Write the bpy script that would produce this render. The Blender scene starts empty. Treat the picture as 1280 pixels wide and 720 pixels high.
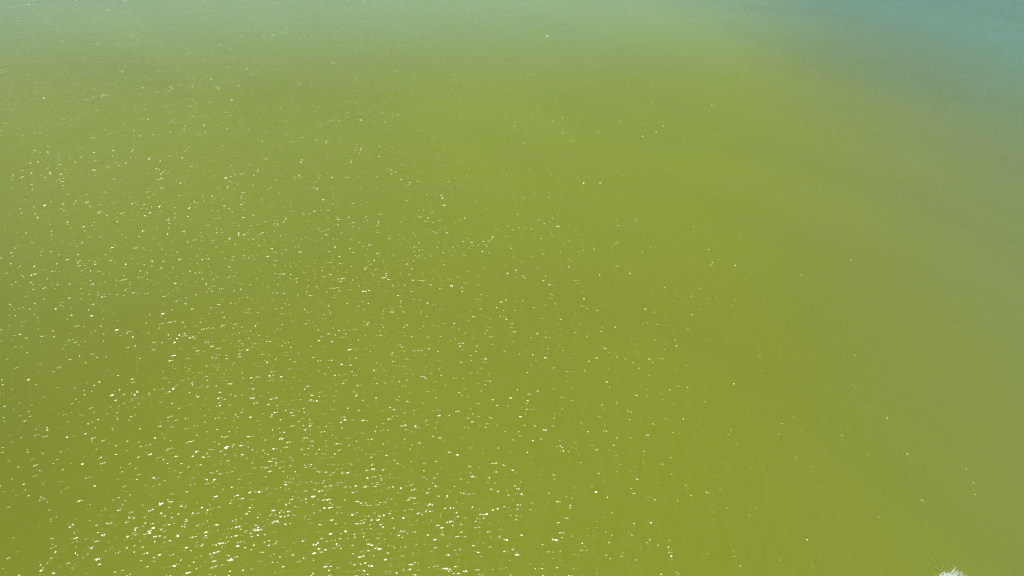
import bpy, bmesh, math, random
import numpy as np
from mathutils import Vector, Matrix

S = bpy.context.scene
R = math.radians

# ------------------------------------------------------------------ camera
CAM_H = 30.0
PITCH = 33.5                       # degrees below the horizon
HFOV = 73.0
cd = bpy.data.cameras.new('camera')
cam = bpy.data.objects.new('camera', cd)
S.collection.objects.link(cam)
cam.location = (0, 0, CAM_H)
cam.rotation_euler = (R(90 - PITCH), 0, 0)
cd.sensor_width = 36.0
cd.lens = 18.0 / math.tan(R(HFOV / 2))
cd.clip_start = 0.1
cd.clip_end = 20000
S.camera = cam

# ------------------------------------------------------------------ sky, sun, exposure
SUN_EL, SUN_AZ = 81.0, -62.0       # azimuth from +Y, clockwise positive
w = bpy.data.worlds.new('World')
S.world = w
w.use_nodes = True
wn = w.node_tree
wn.nodes.clear()
sky = wn.nodes.new('ShaderNodeTexSky')
sky.sky_type = 'NISHITA'
sky.sun_disc = False
sky.sun_elevation = R(SUN_EL)
sky.sun_rotation = R(SUN_AZ)
sky.altitude = 50
sky.air_density = 1.0
sky.dust_density = 3.0
sky.ozone_density = 1.5
bg = wn.nodes.new('ShaderNodeBackground')
bg.inputs['Strength'].default_value = 0.12
out = wn.nodes.new('ShaderNodeOutputWorld')
wn.links.new(sky.outputs[0], bg.inputs[0])
wn.links.new(bg.outputs[0], out.inputs[0])

sd = bpy.data.lights.new('sun', 'SUN')
sd.energy = 3.6
sd.angle = R(0.53)
sd.color = (1.0, 0.97, 0.90)
sun = bpy.data.objects.new('sun', sd)
S.collection.objects.link(sun)
to_sun = Vector((math.sin(R(SUN_AZ)) * math.cos(R(SUN_EL)),
                 math.cos(R(SUN_AZ)) * math.cos(R(SUN_EL)), math.sin(R(SUN_EL))))
sun.rotation_euler = to_sun.to_track_quat('Z', 'Y').to_euler()
sun.location = to_sun * 100

S.view_settings.view_transform = 'Standard'
S.view_settings.look = 'None'
S.view_settings.exposure = 0.0
S.view_settings.gamma = 1.0
S.view_settings.use_curve_mapping = False


# ------------------------------------------------------------------ node helpers
class NT:
    def __init__(self, mat):
        mat.use_nodes = True
        self.t = mat.node_tree
        self.t.nodes.clear()

    def n(self, kind, **kw):
        nd = self.t.nodes.new(kind)
        for k, v in kw.items():
            setattr(nd, k, v)
        return nd

    def put(self, sock, v):
        if isinstance(v, bpy.types.NodeSocket):
            self.t.links.new(v, sock)
        elif v is not None:
            sock.default_value = v

    def math(self, op, a, b=None, c=None, clamp=False):
        nd = self.n('ShaderNodeMath', operation=op, use_clamp=clamp)
        self.put(nd.inputs[0], a)
        self.put(nd.inputs[1], b)
        self.put(nd.inputs[2], c)
        return nd.outputs[0]

    def noise(self, vec, scale, detail=2.0, rough=0.5, dist=0.0):
        nd = self.n('ShaderNodeTexNoise')
        self.put(nd.inputs['Vector'], vec)
        nd.inputs['Scale'].default_value = scale
        nd.inputs['Detail'].default_value = detail
        nd.inputs['Roughness'].default_value = rough
        nd.inputs['Distortion'].default_value = dist
        return nd.outputs['Fac']

    def mapping(self, vec, rot=0.0, scale=(1, 1, 1), loc=(0, 0, 0)):
        # rotate first, then stretch, so that a stretch runs along the turned axis
        a = self.n('ShaderNodeMapping', vector_type='POINT')
        self.put(a.inputs['Vector'], vec)
        a.inputs['Rotation'].default_value = (0, 0, R(rot))
        b = self.n('ShaderNodeMapping', vector_type='POINT')
        self.put(b.inputs['Vector'], a.outputs[0])
        b.inputs['Scale'].default_value = scale
        b.inputs['Location'].default_value = loc
        return b.outputs[0]

    def smooth(self, v, a, b, lo=0.0, hi=1.0):
        nd = self.n('ShaderNodeMapRange', interpolation_type='SMOOTHSTEP')
        self.put(nd.inputs['Value'], v)
        nd.inputs['From Min'].default_value = a
        nd.inputs['From Max'].default_value = b
        nd.inputs['To Min'].default_value = lo
        nd.inputs['To Max'].default_value = hi
        return nd.outputs[0]

    def mixc(self, f, a, b):
        nd = self.n('ShaderNodeMix', data_type='RGBA')
        self.put(nd.inputs['Factor'], f)
        self.put(nd.inputs['A'], a) if False else self.put(nd.inputs[6], a)
        self.put(nd.inputs[7], b)
        return nd.outputs[2]


# ------------------------------------------------------------------ water
def water_material():
    m = bpy.data.materials.new('turbid_water')
    q = NT(m)
    geo = q.n('ShaderNodeNewGeometry')
    P = geo.outputs['Position']
    sep = q.n('ShaderNodeSeparateXYZ')
    q.put(sep.inputs[0], P)
    X, Y = sep.outputs[0], sep.outputs[1]

    # --- water colour: a plume of yellow-green algae with
    #     clearer blue-green water to its right, and sky sheen painted in far out
    warp = q.noise(q.mapping(P, 20, (1, 1.4, 1)), 0.018, 2.0, 0.5)
    warp2 = q.noise(q.mapping(P, -35, (1, 2.2, 1), (7, 3, 0)), 0.05, 3.0, 0.5)
    wob = q.math('ADD', q.math('MULTIPLY', q.math('SUBTRACT', warp, 0.5), 9.0),
                 q.math('MULTIPLY', q.math('SUBTRACT', warp2, 0.5), 7.0))
    d = q.math('ADD', q.math('ADD', X, q.math('MULTIPLY', Y, -0.25)), q.math('MULTIPLY', wob, 0.7))
    edge = q.smooth(d, 2.0, 40.0)            # silt thins out
    d2 = q.math('ADD', q.math('ADD', X, q.math('MULTIPLY', Y, 0.32)), q.math('MULTIPLY', wob, 0.8))
    clear = q.smooth(d2, 78.0, 130.0)        # open, clearer water beyond the edge of the plume
    band = q.math('MULTIPLY', q.smooth(d2, 72.0, 92.0), q.smooth(d2, 92.0, 122.0, 1.0, 0.0))
    e = q.math('ADD', q.math('ADD', q.math('MULTIPLY', X, -1.0), q.math('MULTIPLY', Y, 0.10)), wob)
    left = q.math('MULTIPLY', q.smooth(e, 6.0, 40.0), q.smooth(Y, 24.0, 60.0, 1.0, 0.15))  # darker towards the left, mostly close in
    leftfar = q.smooth(e, 80.0, 190.0)  # bluer towards the far left
    c_alg = (0.164, 0.192, 0.012, 1)
    c_left = (0.132, 0.158, 0.007, 1)
    c_edge = (0.146, 0.190, 0.046, 1)
    c_blue = (0.085, 0.240, 0.160, 1)
    c_sheen = (0.205, 0.325, 0.115, 1)         # sky sheen at grazing view, painted into the far water's colour
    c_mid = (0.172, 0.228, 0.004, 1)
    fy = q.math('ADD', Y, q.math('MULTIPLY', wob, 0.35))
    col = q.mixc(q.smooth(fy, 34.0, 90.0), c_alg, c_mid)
    col = q.mixc(left, col, c_left)
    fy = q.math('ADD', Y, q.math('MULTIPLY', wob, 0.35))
    col = q.mixc(q.smooth(fy, 88.0, 165.0), col, c_sheen)
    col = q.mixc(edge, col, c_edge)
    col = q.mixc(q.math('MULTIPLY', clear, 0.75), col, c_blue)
    col = q.mixc(q.math('MULTIPLY', band, 0.2), col, (0.080, 0.190, 0.090, 1))
    col = q.mixc(q.math('MULTIPLY', leftfar, 0.28), col, c_blue)
    # drawn-out streaks of thicker and thinner bloom
    pat = q.noise(q.mapping(P, 55, (0.35, 1.0, 1), (1, 4, 0)), 0.065, 2.5, 0.5, 0.6)
    val = q.smooth(pat, 0.32, 0.68, 0.970, 1.025)
    hsv = q.n('ShaderNodeHueSaturation')
    q.put(hsv.inputs['Value'], val)
    q.put(hsv.inputs['Color'], col)
    col = hsv.outputs[0]

    # --- ripples
    # gentle cross waves, whose crests run almost towards the camera
    w1 = q.noise(q.mapping(P, 12, (1.0, 0.35, 1)), 1.7, 1.0, 0.4, 0.25)
    # main chop: crests along x, slightly rising to the right
    w2 = q.noise(q.mapping(P, -14, (0.6, 1.25, 1)), 1.5, 2.0, 0.45, 0.5)
    w3 = q.noise(q.mapping(P, -8, (0.44, 1.4, 1), (11, 5, 0)), 3.7, 1.5, 0.5, 0.4)
    w4 = q.noise(q.mapping(P, 30, (1, 1.3, 1), (3, 9, 0)), 0.35, 1.0, 0.4, 0.2)
    gust = q.smooth(q.noise(q.mapping(P, -25, (0.6, 1.4, 1), (2, 2, 0)), 0.16, 2.0, 0.5), 0.32, 0.68, 0.74, 1.14)
    h = q.math('MULTIPLY', w1, A1)
    h = q.math('ADD', h, q.math('MULTIPLY', w2, A2))
    h = q.math('ADD', h, q.math('MULTIPLY', w3, A3))
    h = q.math('ADD', h, q.math('MULTIPLY', w4, A4))
    # rare peaked wavelets riding on the chop: they catch the sun far from its mirror point
    w5 = q.smooth(q.noise(q.mapping(P, -12, (0.50, 1.35, 1), (5, 17, 0)), 4.0, 0.0, 0.5, 0.3), 0.59, 0.87)
    h = q.math('ADD', h, q.math('MULTIPLY', w5, A5))
    bump = q.n('ShaderNodeBump')
    q.put(bump.inputs['Height'], q.math('MULTIPLY', h, gust))
    bump.inputs['Strength'].default_value = 1.0
    bump.inputs['Distance'].default_value = 1.0
    N = bump.outputs[0]

    dif = q.n('ShaderNodeBsdfDiffuse')
    q.put(dif.inputs['Color'], col)
    # light scattered back from inside the water hardly follows the ripples
    soft = q.n('ShaderNodeBump')
    q.put(soft.inputs['Height'], h)
    soft.inputs['Strength'].default_value = 0.32
    soft.inputs['Distance'].default_value = 1.0
    q.put(dif.inputs['Normal'], soft.outputs[0])
    gl = q.n('ShaderNodeBsdfGlossy', distribution='BECKMANN')
    gl.inputs['Roughness'].default_value = ROUGH
    gl.inputs['Color'].default_value = (1, 1, 1, 1)
    q.put(gl.inputs['Normal'], N)
    fr = q.n('ShaderNodeFresnel')
    fr.inputs['IOR'].default_value = 1.333
    q.put(fr.inputs['Normal'], soft.outputs[0])
    mx = q.n('ShaderNodeMixShader')
    q.put(mx.inputs[0], fr.outputs[0])
    q.put(mx.inputs[1], dif.outputs[0])
    q.put(mx.inputs[2], gl.outputs[0])
    o = q.n('ShaderNodeOutputMaterial')
    q.put(o.inputs[0], mx.outputs[0])
    return m


A1, A2, A3, A4, A5 = 0.136, 0.075, 0.054, 0.008, 0.040
ROUGH = 0.15


def swell_grid():
    # one sheet of water: finely divided near the camera's view, coarser to the horizon
    near_x = np.linspace(-70, 70, 281)
    far = np.geomspace(74, 9000, 40)
    xs = np.concatenate([-far[::-1], near_x, far])
    ys = np.concatenate([-far[::-1] - 0.0, np.linspace(-60, 120, 361), np.geomspace(124, 9000, 44)])
    gx, gy = np.meshgrid(xs, ys)
    rng = np.random.RandomState(5)
    z = np.zeros_like(gx)
    for k in range(26):
        lam = rng.uniform(3.2, 11.0)
        th = R(rng.normal(80, 28))
        kk = 2 * math.pi / lam
        a = 0.0008 * lam * rng.uniform(0.4, 1.0)
        z += a * np.sin(kk * (gx * math.cos(th) + gy * math.sin(th)) + rng.uniform(0, 6.28))
    fade = np.clip((110 - np.hypot(gx, gy - 20)) / 70, 0, 1)
    z *= fade
    ny, nx = gx.shape
    co = np.stack([gx, gy, z], -1).reshape(-1, 3)
    i = np.arange(ny - 1)[:, None] * nx + np.arange(nx - 1)[None, :]
    f = np.stack([i, i + 1, i + nx + 1, i + nx], -1).reshape(-1, 4)
    me = bpy.data.meshes.new('water')
    me.vertices.add(len(co))
    me.vertices.foreach_set('co', co.ravel())
    me.loops.add(f.size)
    me.loops.foreach_set('vertex_index', f.ravel().astype(np.int32))
    me.polygons.add(len(f))
    me.polygons.foreach_set('loop_start', np.arange(0, f.size, 4, dtype=np.int32))
    me.polygons.foreach_set('use_smooth', np.ones(len(f), dtype=bool))
    me.update()
    me.validate()
    return me


wm = swell_grid()
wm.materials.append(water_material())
water = bpy.data.objects.new('water', wm)
S.collection.objects.link(water)
water['kind'] = 'structure'


# ------------------------------------------------------------------ spray
def foam_material(name, alpha, col=(0.80, 0.86, 0.82, 1), nscale=9.0, lo=0.35, hi=0.6):
    m = bpy.data.materials.new(name)
    q = NT(m)
    tc = q.n('ShaderNodeTexCoord')
    n = q.noise(tc.outputs['Object'], nscale, 4.0, 0.6, 0.4)
    d = q.n('ShaderNodeBsdfDiffuse')
    q.put(d.inputs['Color'], col)
    t = q.n('ShaderNodeBsdfTransparent')
    mx = q.n('ShaderNodeMixShader')
    q.put(mx.inputs[0], q.smooth(n, lo, hi, 0.0, alpha))
    q.put(mx.inputs[1], t.outputs[0])
    q.put(mx.inputs[2], d.outputs[0])
    o = q.n('ShaderNodeOutputMaterial')
    q.put(o.inputs[0], mx.outputs[0])
    return m


spray_mat = foam_material('spray_white', 0.4, (0.78, 0.84, 0.74, 1), 5.0, 0.2, 0.55)
foam_mat = foam_material('foam_film', 0.55, (0.62, 0.76, 0.52, 1), 3.2, 0.42, 0.66)

FOOT = Vector((20.65, 19.9, 0.0))
root = bpy.data.objects.new('water_splash', None)
S.collection.objects.link(root)
root.location = FOOT
root['label'] = 'small feathery burst of white spray and foam at the bottom edge of the green water'
root['category'] = 'splash'


def link(name, bm, mat, kind=None):
    me = bpy.data.meshes.new(name)
    bm.to_mesh(me)
    bm.free()
    for p in me.polygons:
        p.use_smooth = True
    me.materials.append(mat)
    o = bpy.data.objects.new(name, me)
    S.collection.objects.link(o)
    o.parent = root
    if kind:
        o['kind'] = kind
    return o


rnd = random.Random(11)


def strand(bm, p0, v, tmax, r0, wob):
    # a thrown rope of water: ballistic arc, ragged, tapering to nothing
    rings = []
    n = 14
    ph = rnd.uniform(0, 6)
    prev = None
    for i in range(n + 1):
        u = i / n
        t = tmax * u
        p = p0 + v * t + Vector((0, 0, -4.9 * t * t))
        p += Vector((math.sin(ph + 5 * u), math.cos(ph * 2 + 4 * u), math.sin(ph + 3 * u))) * wob * u
        r = r0 * (0.35 + 1.1 * math.sin(math.pi * min(1, u * 0.8 + 0.15))) * (1 - u) ** 0.6 * rnd.uniform(0.6, 1.25) + 0.003
        tan = (v + Vector((0, 0, -9.8 * t))).normalized()
        a = tan.orthogonal().normalized()
        b = tan.cross(a)
        rings.append([bm.verts.new(p + (a * math.cos(k * math.tau / 6) + b * math.sin(k * math.tau / 6) * 0.6) * r) for k in range(6)])
    for A, B in zip(rings, rings[1:]):
        for k in range(6):
            bm.faces.new((A[k], A[(k + 1) % 6], B[(k + 1) % 6], B[k]))


for j in range(6):                          # separate tongues of the fan
    bm = bmesh.new()
    az = R([52, 38, 27, 17, 6, 172][j])    # heading on the water, from +x
    el = R([19, 19, 17, 14, 12, 7][j])
    sp = [3.7, 4.4, 4.9, 5.2, 5.2, 5.4][j]
    for k in range(7 if j < 5 else 4):
        a2, e2, s2 = az + R(rnd.gauss(0, 3)), el + R(rnd.gauss(0, 3)), sp * rnd.uniform(0.6, 1.05)
        v = Vector((math.cos(a2) * math.cos(e2), math.sin(a2) * math.cos(e2), math.sin(e2))) * s2
        p0 = Vector((rnd.gauss(0, 0.16), rnd.gauss(0, 0.10), 0.0))
        tm = 2 * v.z / 9.8 * rnd.uniform(0.55, 0.97)
        strand(bm, p0, v, tm, rnd.uniform(0.03, 0.075), 0.05)
    link('spray_jet', bm, spray_mat)

bm = bmesh.new()                            # loose drops round the fan
for k in range(36):
    a2 = R(rnd.uniform(0, 95))
    e2 = R(rnd.uniform(10, 35))
    s2 = rnd.uniform(2.2, 4.8)
    v = Vector((math.cos(a2) * math.cos(e2), math.sin(a2) * math.cos(e2), math.sin(e2))) * s2
    t = 2 * v.z / 9.8 * rnd.uniform(0.4, 1.0)
    p = v * t + Vector((0, 0, -4.9 * t * t + 0.02))
    bmesh.ops.create_icosphere(bm, subdivisions=1, radius=rnd.uniform(0.008, 0.024), matrix=Matrix.Translation(p))
link('droplets', bm, spray_mat, 'stuff')

bm = bmesh.new()                            # torn foam lying on the water
for (cx, cy, sx, sy, rot) in [(0.0, -0.1, 1.0, 0.55, 10), (-0.9, 0.0, 1.1, 0.14, 8), (0.9, 0.1, 0.8, 0.3, 28),
                              (-0.2, -0.9, 1.5, 0.5, 5), (-1.6, -0.35, 0.8, 0.12, -5)]:
    ring = []
    nn = 40
    c = bm.verts.new((cx, cy, 0.05))
    for k in range(nn):
        a = k * math.tau / nn
        rr = 0.75 + 0.25 * math.sin(3 * a + cx * 5) * math.sin(7 * a + cy * 9) + rnd.uniform(-0.18, 0.18)
        x, y = math.cos(a) * sx * rr, math.sin(a) * sy * rr
        ro = R(rot)
        ring.append(bm.verts.new((cx + x * math.cos(ro) - y * math.sin(ro), cy + x * math.sin(ro) + y * math.cos(ro), 0.02 + 0.01 * rnd.random())))
    for k in range(nn):
        bm.faces.new((c, ring[k], ring[(k + 1) % nn]))
link('foam_patch', bm, foam_mat)
